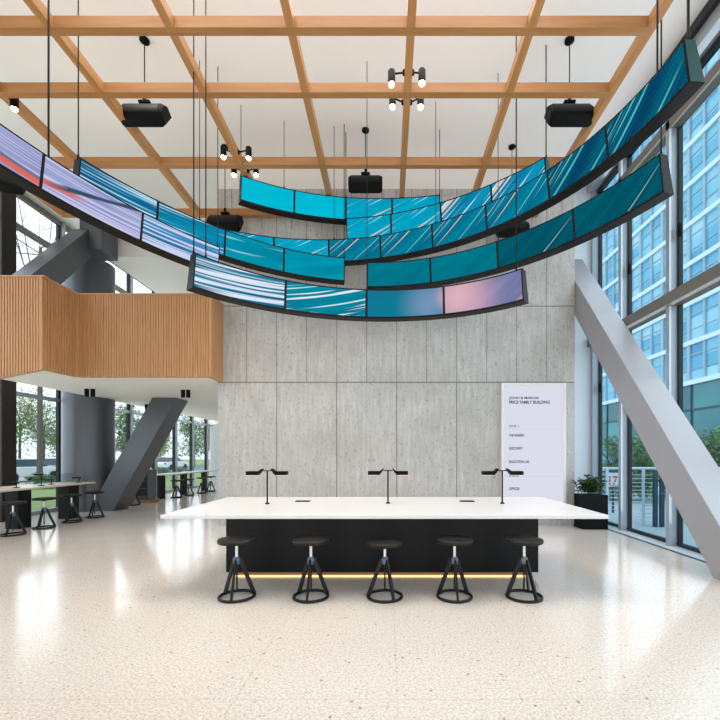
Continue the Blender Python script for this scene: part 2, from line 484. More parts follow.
def obj(name, bm, mat, parent=None, world=False, smooth=False, bevel=0.0, autos=40):
    bmesh.ops.recalc_face_normals(bm, faces=bm.faces[:])
    if world and parent is not None:
        bmesh.ops.transform(bm, matrix=Matrix.Translation(-Vector(world_loc(parent))), verts=bm.verts[:])
    me = bpy.data.meshes.new(name)
    bm.to_mesh(me); bm.free()
    me.materials.append(mat)
    o = bpy.data.objects.new(name, me)
    COL.objects.link(o)
    if parent is not None: o.parent = parent
    if smooth:
        for p in me.polygons: p.use_smooth = True
        try: me.set_sharp_from_angle(angle=math.radians(autos))
        except Exception: pass
    if bevel:
        md = o.modifiers.new('bevel', 'BEVEL'); md.width = bevel; md.segments = 2; md.limit_method = 'ANGLE'
    return o


def world_loc(o):
    l = Vector((0, 0, 0))
    while o is not None:
        l = l + o.location
        o = o.parent
    return l


def thing(name, label, cat, loc=(0, 0, 0), rz=0, group=None):
    o = bpy.data.objects.new(name, None)
    COL.objects.link(o)
    o.empty_display_size = 0.1
    o.location = loc; o.rotation_euler = (0, 0, rz)
    o['label'] = label; o['category'] = cat
    if group: o['group'] = group
    return o


def tag(o, label, cat, group=None, kind=None):
    o['label'] = label; o['category'] = cat
    if group: o['group'] = group
    if kind: o['kind'] = kind
    return o


def struct(name, bm, mat, **k):
    o = obj(name, bm, mat, **k)
    o['kind'] = 'structure'
    return o


def struct_root(name, loc=(0, 0, 0)):
    o = bpy.data.objects.new(name, None)
    COL.objects.link(o); o.location = loc
    o['kind'] = 'structure'
    return o


def dup(root, loc, rz, label, group=None):
    r = root.copy(); COL.objects.link(r)
    r.location = loc; r.rotation_euler = (0, 0, rz)
    r['label'] = label
    if group: r['group'] = group
    for ch in list(root.children):
        c = ch.copy(); COL.objects.link(c); c.parent = r
        for g in list(ch.children):
            d = g.copy(); COL.objects.link(d); d.parent = c
    return r


def at(px, py, Y):
    return ((px - 388) / 400 * Y, Y, 1.6 + (455 - py) / 400 * Y)


B = bmesh.new
XL, XR, ZC, YB = -9.5, 5.1, 8.35, 21.5

# ------------------------------------------------------------------ structure
bm = B(); box(bm, XL - 0.15, 4.70, -6, YB, -0.25, 0); struct('floor', bm, MT['floor'])
bm = B(); box(bm, 4.80, XR + 0.12, -6, 14, -0.25, 0.0); struct('trim_1', bm, MT['white_b'])           # pale stone sill along the glass
bm = B(); box(bm, 4.70, 4.80, -6, 14, -0.25, -0.012); struct('trim_2', bm, MT['frame'])               # floor grille
bm = B(); box(bm, XL - 0.2, XR + 0.2, -6, YB, ZC, ZC + 0.3); struct('ceiling', bm, MT['ceil'])
bm = B(); box(bm, -3.86, 4.24, 9.08, 9.6, 0, 7.64); struct('wall_back', bm, MT['concrete'])
bm = B(); box(bm, -3.86, 4.24, 9.14, 9.6, 7.64, ZC); struct('wall_bulkhead', bm, MT['white'])
bm = B(); box(bm, -3.7, 4.1, 9.6, YB, 0, ZC); struct('wall_core_light_block', bm, MT['white'])  # unseen box behind the concrete wall, added to block light
bm = B(); box(bm, 4.5, 5.2, 9.75, 10.15, 0, ZC); struct('wall_pier', bm, MT['white_b'])
bm = B(); box(bm, 5.0, 5.2, 10.15, 14, 0, ZC); struct('wall_right', bm, MT['white_b'])
bm = B(); box(bm, XL, -3.7, YB - 0.2, YB, 0, 3.25); struct('wall_far', bm, MT['white_b'])
bm = B(); box(bm, XL, -3.7, 17.0, 17.2, 3.55, ZC); struct('wall_upper', bm, MT['white'])
bm = B(); box(bm, -8.05, -3.7, 11.35, 17.0, 7.22, ZC - 0.002); struct('ceiling_bulkhead', bm, MT['white'])

# right glazed wall
wr = struct_root('window_1', (XR, 2, 0))
ys = [9.7, 8.53, 7.07, 5.6, 4.1, 2.6, 1.1, -0.4, -1.9, -3.4, -4.9]
for y in ys:
    bm = B(); box(bm, XR - 0.16, XR + 0.06, y - 0.045, y + 0.045, 0, ZC)
    obj('mullion', bm, MT['alu'], wr, world=True)
    bm = B(); box(bm, XR - 0.02, XR + 0.05, y - 0.09, y - 0.045, 0, ZC)
    obj('gasket', bm, MT['frame'], wr, world=True)
for z0, z1, dx in ((4.22, 4.42, 0.24), (7.34, 7.5, 0.16)):
    bm = B(); box(bm, XR - dx, XR + 0.04, -6, 9.75, z0, z1); obj('transom', bm, MT['trans'], wr, world=True)
bm = B(); box(bm, XR - 0.26, XR + 0.05, -6, 9.75, 7.98, 8.2); obj('header', bm, MT['alu'], wr, world=True)
bm = B(); box(bm, XR - 0.34, XR + 0.05, -6, 9.75, 8.2, ZC); box(bm, XR - 0.06, XR + 0.04, -6, 9.75, 7.9, 7.98)
obj('header_recess', bm, MT['frame'], wr, world=True)
bm = B(); box(bm, XR - 0.03, XR + 0.05, -6, 9.75, 0, 0.06); obj('bottom_rail', bm, MT['frame'], wr, world=True)
for a, b_ in zip(ys, ys[1:]):
    bm = B(); box(bm, XR + 0.005, XR + 0.015, b_ + 0.05, a - 0.05, 0.05, 7.95)
    obj('pane', bm, MT['glass_r'], wr, world=True)
# small window latches
for (Y, z) in ((8.38, 2.62), (8.38, 5.5), (6.93, 5.5), (9.55, 5.4), (9.55, 3.2)):
    bm = B(); box(bm, XR - 0.07, XR - 0.02, Y - 0.02, Y + 0.02, z - 0.11, z + 0.11, 0.005)
    obj('latch', bm, MT['blackm'], wr, world=True)

# left glazed wall
wl = struct_root('window_2', (XL, 8, 0))
yl = [11.6 + 1.55 * k for k in range(-11, 7)]
for y in yl:
    bm = B(); box(bm, XL - 0.06, XL + 0.12, y - 0.035, y + 0.035, 0, ZC); obj('mullion', bm, MT['alu'], wl, world=True)
    bm = B(); box(bm, XL - 0.05, XL + 0.03, y - 0.10, y - 0.035, 0, ZC); obj('gasket', bm, MT['frame'], wl, world=True)
for z0, z1 in ((3.12, 3.22), (3.5, 3.62), (7.38, 7.52), (8.22, 8.34), (0, 0.1)):
    bm = B(); box(bm, XL - 0.05, XL + 0.06, -6, YB - 0.2, z0, z1); obj('transom', bm, MT['trans'] if z0 > 7 else MT['alu'], wl, world=True)
for a, b_ in zip(yl, yl[1:]):
    bm = B(); box(bm, XL - 0.015, XL - 0.005, a + 0.04, b_ - 0.04, 0.08, 8.1)
    obj('pane', bm, MT['glass_l'], wl, world=True)

bm = B(); box(bm, XL, XR, -6.3, -6.1, 3.3, ZC); struct('wall_front_light_block', bm, MT['dsteel'])  # unseen upper wall added to cut frontal daylight, dark to limit bounce
# unseen entrance glazing behind the viewpoint, put in to let daylight enter
we = struct_root('window_3', (-2, -6, 0))
for i in range(9):
    x = XL + i * (XR - XL) / 8
    bm = B(); box(bm, x - 0.05, x + 0.05, -6.1, -5.95, 0, 3.3); obj('mullion', bm, MT['alu'], we, world=True)
for z0, z1 in ((2.3, 2.38), (3.2, 3.3)):
    bm = B(); box(bm, XL, XR, -6.08, -5.97, z0, z1); obj('transom', bm, MT['alu'], we, world=True)

# timber grid
tg = thing('timber_grid', 'honey coloured timber beam grid hanging below the white ceiling', 'ceiling beams', (0, 5, 6.98))
bw = 0.105
for k in range(-5, 3):
    x = 0.29 + 1.52 * k
    bm = B(); box(bm, x - bw / 2, x + bw / 2, -4.5, 9.07, 6.98, 7.13, 0.004)
    obj('long_beam', bm, MT['beam'], tg, world=True)
for y in (9.02, 7.47, 5.985, 5.085, 3.55, 2.0, 0.45, -1.1, -2.65):
    bm = B(); box(bm, -7.31, 3.33, y - bw / 2, y + bw / 2, 6.979, 7.131, 0.004)
    obj('cross_beam', bm, MT['beamx'], tg, world=True)

# ------------------------------------------------------------------ columns and braces
bm = B(); lathe(bm, [(0, 0), (0.64, 0), (0.64, 7.21), (0, 7.21)], (-8.8, 11.78, 0), 64)
tag(obj('round_column', bm, MT['dsteel'], smooth=True), 'big round charcoal steel column behind the window bar table', 'column')
bm = B(); box(bm, -9.37, -9.17, 9.5, 9.88, 0, ZC, 0.01)
tag(obj('steel_column', bm, MT['brown']), 'dark square steel column against the left windows', 'column')
bm = B(); box(bm, -9.0, -8.6, 16.3, 16.6, 3.56, 7.3, 0.01)
tag(obj('steel_post', bm, MT['blackm']), 'thin black post beside the upper left windows', 'post')


def hull(bm, A, Bq):
    a = [bm.verts.new(p) for p in A]; b = [bm.verts.new(p) for p in Bq]
    bm.faces.new(a); bm.faces.new(list(reversed(b)))
    for i in range(4):
        bm.faces.new((a[i], b[i], b[(i + 1) % 4], a[(i + 1) % 4]))


# right brace: runs up and back in a plane parallel to the glass
sl = 1.23
X0, X1 = 4.25, 4.74
def zlow(y): return sl * (y - 5.22)
def bq(yb, yt):
    return [(X0, yb, zlow(yb)), (X1, yb, zlow(yb)), (X1, yt, zlow(yt) + 0.80), (X0, yt, zlow(yt) + 0.80)]
bm = B()
hull(bm, [(X0, 5.22, 0), (X1, 5.22, 0), (X1, 5.22 - 0.65, 0.0), (X0, 5.22 - 0.65, 0.0)],
     [(X0, 10.3, zlow(10.3)), (X1, 10.3, zlow(10.3)), (X1, 10.1, zlow(10.1) + 0.8), (X0, 10.1, zlow(10.1) + 0.8)])
tag(obj('steel_brace', bm, MT['steel'], bevel=0.008), 'large grey square steel brace slanting beside the right window wall', 'brace')
# lower left brace: leans sideways from the floor to the balcony soffit
bm = B()
hull(bm, [(-8.56, 11.43, 0), (-7.86, 11.43, 0), (-7.86, 12.1, 0), (-8.56, 12.1, 0)],
     [(-6.78, 11.5, 3.25), (-6.09, 11.5, 3.25), (-6.09, 12.2, 3.25), (-6.78, 12.2, 3.25)])
tag(obj('steel_brace', bm, MT['dsteel'], bevel=0.008), 'charcoal steel brace leaning from floor to the balcony underside', 'brace')
# upper left brace
def zr(y): return 5.57 + 1.16 * (y - 8.82)
bm = B()
hull(bm, [(-8.30, 7.85, zr(7.85) - 0.8), (-7.86, 7.85, zr(7.85) - 0.8), (-7.86, 7.85, zr(7.85)), (-8.30, 7.85, zr(7.85))],
     [(-8.30, 10.6, zr(10.6) - 0.8), (-7.86, 10.6, zr(10.6) - 0.8), (-7.86, 10.52, zr(10.52)), (-8.30, 10.52, zr(10.52))])
box(bm, -8.1, -7.52, 10.5, 11.14, 7.0, ZC)
tag(obj('steel_brace', bm, MT['dsteel'], bevel=0.006), 'charcoal steel brace rising above the timber balcony to the column head', 'brace')

# ------------------------------------------------------------------ balcony
bal = thing('balcony', 'slatted timber balcony with white underside left of the concrete wall', 'balcony', (-6.6, 8.46, 3.25))


def slat_panel(p0, p1, zb0, zb1, zt0, zt1, n_out, mat, pitch=0.055, depth=0.016):
    """corrugated vertical slat panel between plan points; the bottom edge may slope"""
    bm = B()
    p0, p1 = Vector(p0), Vector(p1)
    L = (p1 - p0).length
    n = max(2, int(L / pitch))
    nrm = Vector(n_out).normalized()
    prof = []
    for i in range(n):
        for f, d in ((0.0, 0), (0.62, 0), (0.70, -depth), (0.92, -depth)) if i < n - 1 else ((0.0, 0),):
            prof.append(((i + f) / n, d))
    prof.append((1.0, 0))
    front = []
    for f, d in prof:
        q = p0.lerp(p1, f) + nrm * d
        front.append((bm.verts.new((q.x, q.y, zb0 + (zb1 - zb0) * f)), bm.verts.new((q.x, q.y, zt0 + (zt1 - zt0) * f))))
    for a, b in zip(front, front[1:]):
        bm.faces.new((a[0], b[0], b[1], a[1]))
    q0 = p0 - nrm * 0.09; q1 = p1 - nrm * 0.09
    e0 = (bm.verts.new((q0.x, q0.y, zb0)), bm.verts.new((q0.x, q0.y, zt0)))
    e1 = (bm.verts.new((q1.x, q1.y, zb1)), bm.verts.new((q1.x, q1.y, zt1)))
    bm.faces.new((e0[0], e0[1], e1[1], e1[0]))
    bm.faces.new((front[0][0], front[0][1], e0[1], e0[0]))
    bm.faces.new((front[-1][0], front[-1][1], e1[1], e1[0]))
    bm.faces.new([v[0] for v in front] + [e1[0], e0[0]])
    bm.faces.new([v[1] for v in front] + [e1[1], e0[1]])
    return bm

ZT = 4.99
obj('slatted_panel', slat_panel((-9.3, 7.70), (-6.66, 7.70), 2.72, 3.25, 5.03, 5.03, (0, -1), MT['slat']), MT['slat'], bal, world=True)
obj('slatted_panel', slat_panel((-6.66, 7.70), (-6.56, 8.46), 3.25, 3.25, 5.03, ZT, (1, -0.13), MT['slat']), MT['slat'], bal, world=True)
obj('slatted_panel', slat_panel((-6.56, 8.46), (-3.735, 8.46), 3.25, 3.25, ZT, ZT, (0, -1), MT['slat']), MT['slat'], bal, world=True)
obj('slatted_panel', slat_panel((-3.74, 8.53), (-3.74, 9.07), 3.25, 3.25, ZT, ZT, (1, 0), MT['slat']), MT['slat'], bal, world=True)
bm = B()
bar(bm, (-9.3, 7.745, 5.045), (-6.61, 7.745, 5.045), 0.11, 0.03)
bar(bm, (-6.70, 7.70, 5.045), (-6.60, 8.50, 5.005), 0.11, 0.03)
bar(bm, (-6.62, 8.505, 5.005), (-3.73, 8.505, 5.005), 0.11, 0.03)
bar(bm, (-3.785, 8.45, 5.005), (-3.785, 9.07, 5.005), 0.11, 0.03)
obj('cap_rail', bm, MT['slat'], bal, world=True)
bm = B()
prism(bm, [(-8.4, 7.80), (-6.70, 7.80), (-6.62, 8.55), (-3.83, 8.55), (-3.83, 9.05), (-3.87, 9.05), (-3.87, 21.2), (-8.4, 21.2)], 'z', 3.25, 3.55)
obj('slab', bm, MT['white'], bal, world=True)

# soffit downlights (black cans)
dl0 = None
for (x, y, lb) in ((-7.53, 10.0, 'small black can downlight under the balcony nearest the round column'),
                   (-7.38, 10.0, 'black can downlight beside the one nearest the round column'),
                   (-5.2, 10.15, 'black can downlight under the balcony nearest the concrete wall, left of its pair'),
                   (-5.07, 10.15, 'black can downlight under the balcony nearest the concrete wall, right of its pair'),
                   (-7.85, 13.0, 'single black can downlight behind the leaning steel brace')):
    if dl0 is None:
        dl0 = thing('downlight', lb, 'ceiling light', (x, y, 3.25), 0, 'can downlights under the balcony')
        bm = B(); lathe(bm, [(0, 0), (0.05, 0), (0.05, -0.19), (0.042, -0.19), (0.042, -0.15), (0, -0.15)], n=20)
        obj('can', bm, MT['blackm'], dl0, smooth=True)
        bm = B(); lathe(bm, [(0, -0.152), (0.041, -0.152), (0.041, -0.158), (0, -0.158)], n=20)
        obj('lens', bm, MT['lamp'], dl0)
    else:
        dup(dl0, (x, y, 3.25), 0, lb)

# ------------------------------------------------------------------ LED ribbons
TILT = math.tan(math.radians(8.5))


def ribbon(label, pts, seams, h, hp, styles, cables, depth=0.17, ext=0.0):
    P = []
    for x, y in pts:
        Y = 400 * h / (455 - y)
        P.append(((x - 388) / 400 * Y, Y))
    P = np.array(P)
    s = np.concatenate([[0], np.cumsum(np.hypot(*np.diff(P, axis=0).T))])
    deg = min(3, len(pts) - 1)
    fx = np.polyfit(s, P[:, 0], deg); fy = np.polyfit(s, P[:, 1], deg)
    px_of = np.array([p[0] for p in pts], float)
    seam_s = [float(np.interp(q, px_of, s)) for q in seams]
    if ext: seam_s = [seam_s[0] - ext] + seam_s

    def C(t): return Vector((np.polyval(fx, t), np.polyval(fy, t), 0))
    def T(t):
        return Vector((np.polyval(np.polyder(fx), t), np.polyval(np.polyder(fy), t), 0)).normalized()
    def N(t):
        tt = T(t); return Vector((tt.y, -tt.x, 0))     # towards the viewer / inner side
    zt = 1.6 + h; zb = zt - hp
    mid = C((seam_s[0] + seam_s[-1]) / 2)
    root = thing('video_ribbon', label, 'screen', (mid.x, mid.y, zb), 0, 'curved video ribbons hanging from the ceiling')

    def pt(t, v, off):
        """v: height above the bottom edge, off: towards the viewer"""
        n = N(t)
        return C(t) + n * (off - (hp - v) * TILT) + Vector((0, 0, zb + v))
    # casing
    ts = []
    for a, b in zip(seam_s, seam_s[1:]):
        ts += [a + (b - a) * i / 8 for i in range(8)]
    ts.append(seam_s[-1])
    bm = B(); rows = []
    for t in ts:
        rows.append([bm.verts.new(pt(t, v, o)) for v, o in ((0, 0), (hp, 0), (hp, -depth * 0.75), (0, -depth))])
    for a, b in zip(rows, rows[1:]):
        for i in range(4):
            bm.faces.new((a[i], b[i], b[(i + 1) % 4], a[(i + 1) % 4]))
    bm.faces.new(rows[0]); bm.faces.new(list(reversed(rows[-1])))
    obj('casing', bm, MT['casing'], root, world=True, smooth=True, autos=30)
    if 'longest' in label:
        t = seam_s[-1]; tt = T(t)
        bm = B(); q = [pt(t, v, o) + tt * 0.002 for v, o in ((0.004, -0.004), (hp - 0.004, -0.004), (hp - 0.004, -depth * 0.72), (0.004, -depth * 0.97))]
        a_ = [bm.verts.new(p) for p in q]; b_ = [bm.verts.new(p + tt * 0.006) for p in q]
        bm.faces.new(a_); bm.faces.new(list(reversed(b_)))
        for i in range(4): bm.faces.new((a_[i], b_[i], b_[(i + 1) % 4], a_[(i + 1) % 4]))
        o = obj('end_cap', bm, MT['capteal'], root, world=True); o['label'] = 'end cap tinted with teal screen reflection'
    # panels
    for k, (a, b) in enumerate(zip(seam_s, seam_s[1:])):
        g = 0.019
        a2, b2 = a + g, b - g
        bm = B(); uvl = bm.loops.layers.uv.new('UVMap')
        v0, v1 = 0.03, hp - 0.022
        n = 10
        fr, bk, us = [], [], []
        for i in range(n + 1):
            t = a2 + (b2 - a2) * i / n
            us.append(t - a)
            fr.append([bm.verts.new(pt(t, v0, 0.006)), bm.verts.new(pt(t, v1, 0.006))])
            bk.append([bm.verts.new(pt(t, v0, -0.004)), bm.verts.new(pt(t, v1, -0.004))])
        def face(vs, uvs):
            f = bm.faces.new(vs)
            for lp, u in zip(f.loops, uvs): lp[uvl].uv = u
        for i in range(n):
            face((fr[i][0], fr[i + 1][0], fr[i + 1][1], fr[i][1]), ((us[i], v0), (us[i + 1], v0), (us[i + 1], v1), (us[i], v1)))
            face((bk[i][1], bk[i + 1][1], bk[i + 1][0], bk[i][0]), ((us[i], v1), (us[i + 1], v1), (us[i + 1], v0), (us[i], v0)))
            for q in (0, 1):
                vv = (v0, v1)[q]
                face((fr[i][q], fr[i + 1][q], bk[i + 1][q], bk[i][q]), ((us[i], vv),) * 4)
        for i in (0, n):
            face((fr[i][0], fr[i][1], bk[i][1], bk[i][0]), ((us[i], v0), (us[i], v1), (us[i], v1), (us[i], v0)))
        bmesh.ops.recalc_face_normals(bm, faces=bm.faces[:])
        obj('screen_panel', bm, LED[styles[k]], root, world=True)
    # suspension cables with a clamp at the casing
    for (q, r) in cables:
        t = float(np.interp(q, px_of, s)) if q >= px_of[0] else seam_s[0] + 0.2
        t = min(max(t, seam_s[0] + 0.012), seam_s[-1] - 0.012)
        p = pt(t, hp, -depth * 0.35)
        bm = B(); rod(bm, p - Vector((0, 0, 0.01)), (p.x, p.y, ZC), r, n=8)
        c_ = obj('suspension_cable', bm, MT['black'], root, world=True)
        bm = B(); rod(bm, p - Vector((0, 0, 0.012)), p + Vector((0, 0, 0.07)), 0.02, 0.010, n=10)
        o_ = obj('clamp', bm, MT['blackm'], c_, world=True)
    return root, pt, seam_s


HPN = 0.47
ribbon('leftmost video ribbon, lavender and lilac streaked, sweeping out of view at the left',
       [(0, 123), (44, 153), (143, 212), (220, 247)], [44, 143, 220], 3.6, 0.43,
       ['lav', 'lavb', 'blav'], [(51, 0.011), (220, 0.007)], ext=1.32)
ribbon('left middle video ribbon, blue streaked panels turning to plain teal',
       [(80, 157), (158, 201), (226, 229), (284, 248), (345, 257.5)], [80, 158, 226, 284, 345], 4.0, 0.46,
       ['bw', 'bw2', 'tealq', 'tealp'], [(80, 0.008), (200, 0.006), (345, 0.008)])
ribbon('longest video ribbon, teal diagonals, rising to the upper right by the windows',
       [(214, 227), (226, 229.5), (273, 235), (328, 239), (346, 238.5), (380, 236), (432, 224.5), (487, 205.5), (546, 168), (606, 123), (683, 42)],
       [214, 273, 328, 380, 432, 487, 546, 606, 683], 4.4, 0.445,
       ['cyst', 'cyst', 'teals', 'teals', 'teals', 'teals', 'tline', 'tline2'][:6] + ['tline2', 'tline2'],
       [(333, 0.006), (435, 0.006), (655, 0.011), (683, 0.014)])
ribbon('topmost short video ribbon, bright cyan, in front of the concrete wall top',
       [(241, 175), (294.5, 190), (346, 197), (392, 198), (440, 194.5)], [241, 294.5, 346, 392, 440], 5.36, 0.45,
       ['cyan', 'cyan', 'cyst', 'cyst'], [(241, 0.006), (284, 0.006), (346, 0.009), (440, 0.007)])
ribbon('short cyan video ribbon with white diagonals tucked behind the longest one',
       [(346, 218), (391, 214), (440, 201.5), (491, 184.5), (545, 156.5)], [346, 391, 440, 491, 545], 4.88, 0.455,
       ['cyst', 'cyst', 'cyst2', 'cyst2'], [(546, 0.010)])
ribbon('lowest video ribbon, white streaks at one end and pink glow at the other',
       [(195, 252.5), (286, 280), (366.5, 289), (443.5, 286), (522, 268)], [195, 286, 366.5, 443.5, 522], 2.82, HPN,
       ['wteal', 'tealw', 'pinkl', 'pinkr'], [(195.2, 0.009), (207, 0.009), (367, 0.006), (515, 0.010)])
ribbon('right middle video ribbon, deep teal, just above the pink lit one',
       [(367, 262), (430, 257.5), (497, 241), (572.5, 208.5), (660, 153)], [367, 430, 497, 572.5, 660], 3.76, HPN,
       ['teald', 'teald', 'tline3', 'tline3'], [(497, 0.006), (658, 0.009)])

# ------------------------------------------------------------------ ceiling speakers
def speaker_proto(label, loc, rz, drop):
    r = thing('hanging_speaker', label, 'speaker', loc, rz, 'black loudspeakers hanging from the ceiling')
    W, H, D = 0.70, 0.36, 0.24
    TI = Matrix.Rotation(math.radians(-34), 4, 'X')
    bm = B()
    # cross-section in YZ, tapered cheeks at the ends
    prof = [(D / 2, -H / 2), (D / 2, H / 2)] + [(-D / 2 * math.sin(a) * 1.0, H / 2 * math.cos(a)) for a in [math.pi * i / 14 for i in range(1, 14)]]
    prof = [(y, z) for y, z in prof]
    rows = []
    for x, s in ((-W / 2, 0.80), (-W / 2 + 0.05, 1.0), (W / 2 - 0.05, 1.0), (W / 2, 0.80)):
        rows.append([bm.verts.new((x, y * s, z * (0.5 + s / 2))) for y, z in prof])
    for a, b in zip(rows, rows[1:]):
        n = len(prof)
        for i in range(n): bm.faces.new((a[i], b[i], b[(i + 1) % n], a[(i + 1) % n]))
    bm.faces.new(rows[0]); bm.faces.new(list(reversed(rows[-1])))
    bmesh.ops.transform(bm, matrix=TI, verts=bm.verts[:])
    obj('cabinet', bm, MT['blackm'], r, smooth=True, autos=35)
    bm = B(); rows = []
    for x in (-W / 2 + 0.06, W / 2 - 0.06):
        ring = []
        for i in range(3, 12):
            a = math.pi * i / 14
            ring.append((bm.verts.new((x, -D / 2 * math.sin(a) * 1.04, H / 2 * math.cos(a) * 1.02)), bm.verts.new((x, -D / 2 * math.sin(a) * 0.98, H / 2 * math.cos(a) * 0.97))))
        rows.append(ring)
    a, b = rows
    for i in range(len(a) - 1):
        bm.faces.new((a[i][0], b[i][0], b[i + 1][0], a[i + 1][0]))
        bm.faces.new((a[i][1], b[i][1], b[i + 1][1], a[i + 1][1]))
    for q in (0, len(a) - 1): bm.faces.new((a[q][0], b[q][0], b[q][1], a[q][1]))
    for q in rows:
        for i in range(len(q) - 1): bm.faces.new((q[i][0], q[i + 1][0], q[i + 1][1], q[i][1]))
    bmesh.ops.transform(bm, matrix=TI, verts=bm.verts[:])
    obj('grille', bm, MT['black'], r)
    bm = B(); rod(bm, (0, 0, H / 2), (0, 0, H / 2 + 0.12), 0.035, 0.022, 12); box(bm, -0.09, 0.09, -0.03, 0.03, H / 2 - 0.005, H / 2 + 0.03)
    obj('bracket', bm, MT['blackm'], r)
    bm = B(); rod(bm, (0, 0, H / 2 + 0.1), (0, 0, drop), 0.009, n=8); obj('hanger_rod', bm, MT['black'], r)
    bm = B(); lathe(bm, [(0, drop), (0.075, drop), (0.075, drop - 0.03), (0.03, drop - 0.06), (0, drop - 0.06)], n=24)
    obj('canopy', bm, MT['blackm'], r, smooth=True)
    return r

def spk(label, px, py, Y, rz):
    X, Y, Z = at(px, py, Y)
    return speaker_proto(label, (X, Y, Z), rz, ZC - Z)
spk('black hanging loudspeaker over the lavender video ribbon', 144.5, 114, 6.5, 0.0)
spk('black hanging loudspeaker over the longest teal video ribbon', 569.5, 114, 6.5, 0.0)
spk('black hanging loudspeaker above the middle of the topmost cyan ribbon', 365.5, 183, 8.3, 0.0)
spk('black loudspeaker peeping out above the left middle ribbon near the wall', 225, 222, 8.75, 0.0)
spk('black loudspeaker in the gap beneath the longest ribbon near the wall', 512, 228, 8.75, 0.0)
spk('black loudspeaker by the left windows under the lavender ribbon end', 4, 182, 8.4, 0.3)

# ------------------------------------------------------------------ track spotlights
def spotlight(label, loc, arm_to):
    r = thing('spotlight', label, 'spotlight', loc, 0, 'clustered ceiling spotlights on the timber grid')
    bm = B(); lathe(bm, [(0, 0.12), (0.04, 0.12), (0.052, 0.105), (0.052, -0.07), (0.045, -0.07), (0.045, -0.045), (0, -0.045)], n=24)
    obj('canister', bm, MT['blackm'], r, smooth=True)
    bm = B(); lathe(bm, [(0, -0.05), (0.044, -0.05), (0.044, -0.08), (0.03, -0.10), (0, -0.105)], n=20)
    obj('lens', bm, MT['lamp'], r, smooth=True)
    bm = B(); a = Vector(arm_to)
    rod(bm, (0, 0, 0.07), a, 0.012, n=8); rod(bm, a - Vector((0.0, 0, 0.03)), a + Vector((0, 0, 0.03)), 0.025, n=10)
    obj('arm', bm, MT['blackm'], r)
    l = bpy.data.lights.new('spot_lamp', 'SPOT'); l.energy = 90; l.spot_size = math.radians(70); l.spot_blend = 0.5
    l.color = (1.0, 0.86, 0.68); l.shadow_soft_size = 0.05
    lo = bpy.data.objects.new('spot_lamp', l); COL.objects.link(lo); lo.parent = r; lo.location = (0, 0, -0.13)
    return r

def cl(px, py, Y, side, label, fx):
    x, y, z = at(px, py, Y)
    spotlight(label, (x, y, z), ((fx - x), 0.0, 7.05 - z))
bx0 = 0.29; bx1 = -2.75; bx2 = -5.79
cl(391.5, 79, 5.7, -1, 'lit black spotlight above the counter, front left of the central cluster', bx0 - 0.06)
cl(422, 78, 5.7, 1, 'lit black spotlight above the counter, front right of the central cluster', bx0 + 0.06)
cl(392.5, 102, 6.18, -1, 'lit black spotlight above the counter, rear left of the central cluster', bx0 - 0.06)
cl(420.5, 102, 6.18, 1, 'lit black spotlight above the counter, rear right of the central cluster', bx0 + 0.06)
cl(223.5, 153, 7.2, -1, 'lit black spotlight left of the topmost ribbon, front left of its cluster', bx1 - 0.06)
cl(248.7, 154, 7.2, 1, 'lit black spotlight left of the topmost ribbon, front right of its cluster', bx1 + 0.06)
cl(234, 171, 7.68, -1, 'lit black spotlight left of the topmost ribbon, rear left of its cluster', bx1 - 0.06)
cl(256, 171, 7.68, 1, 'lit black spotlight left of the topmost ribbon, rear right of its cluster', bx1 + 0.06)
cl(14.5, 104, 6.1, 1, 'lit black spotlight alone above the lavender ribbon at far left', bx2 + 0.06)

# ------------------------------------------------------------------ counter
ct = thing('counter_table', 'long white topped counter on a black base with glowing plinth', 'counter', (0, 5.5, 0))
TX0, TX1, TY0, TY1, TZ = -2.58, 2.5, 4.53, 6.48, 0.92
bm = B(); box(bm, TX0, TX1, TY0, TY1, TZ - 0.045, TZ, 0.005); obj('top', bm, MT['top'], ct, world=True)
bm = B(); box(bm, -2.106, 1.956, 5.2, 5.95, 0.075, TZ - 0.045, 0.003); obj('base', bm, MT['counter'], ct, world=True)
bm = B(); box(bm, -2.04, 1.89, 5.27, 5.88, 0.0, 0.075); obj('plinth', bm, MT['wbrown'], ct, world=True)
bm = B(); box(bm, -2.04, 1.89, 5.252, 5.268, 0.004, 0.016); obj('light_strip', bm, MT['warm'], ct, world=True)

# power outlets / tablet plates set on the top
for (px, py, lb) in ((303, 501.5, 'small dark flat device on the counter between left and middle lamps'),
                     (467, 501.5, 'small dark flat device on the counter between middle and right lamps')):
    Y = 400 * 0.68 / (py - 455); X = (px - 388) / 400 * Y
    t_ = thing('desk_tablet', lb, 'device', (X, Y, TZ), 0)
    bm = B(); box(bm, -0.105, 0.105, -0.055, 0.055, 0.0, 0.012, 0.003); obj('body', bm, MT['brown'], t_)
    bm = B(); box(bm, -0.09, 0.09, -0.042, 0.042, 0.012, 0.0135); obj('display', bm, MT['blackm'], t_)

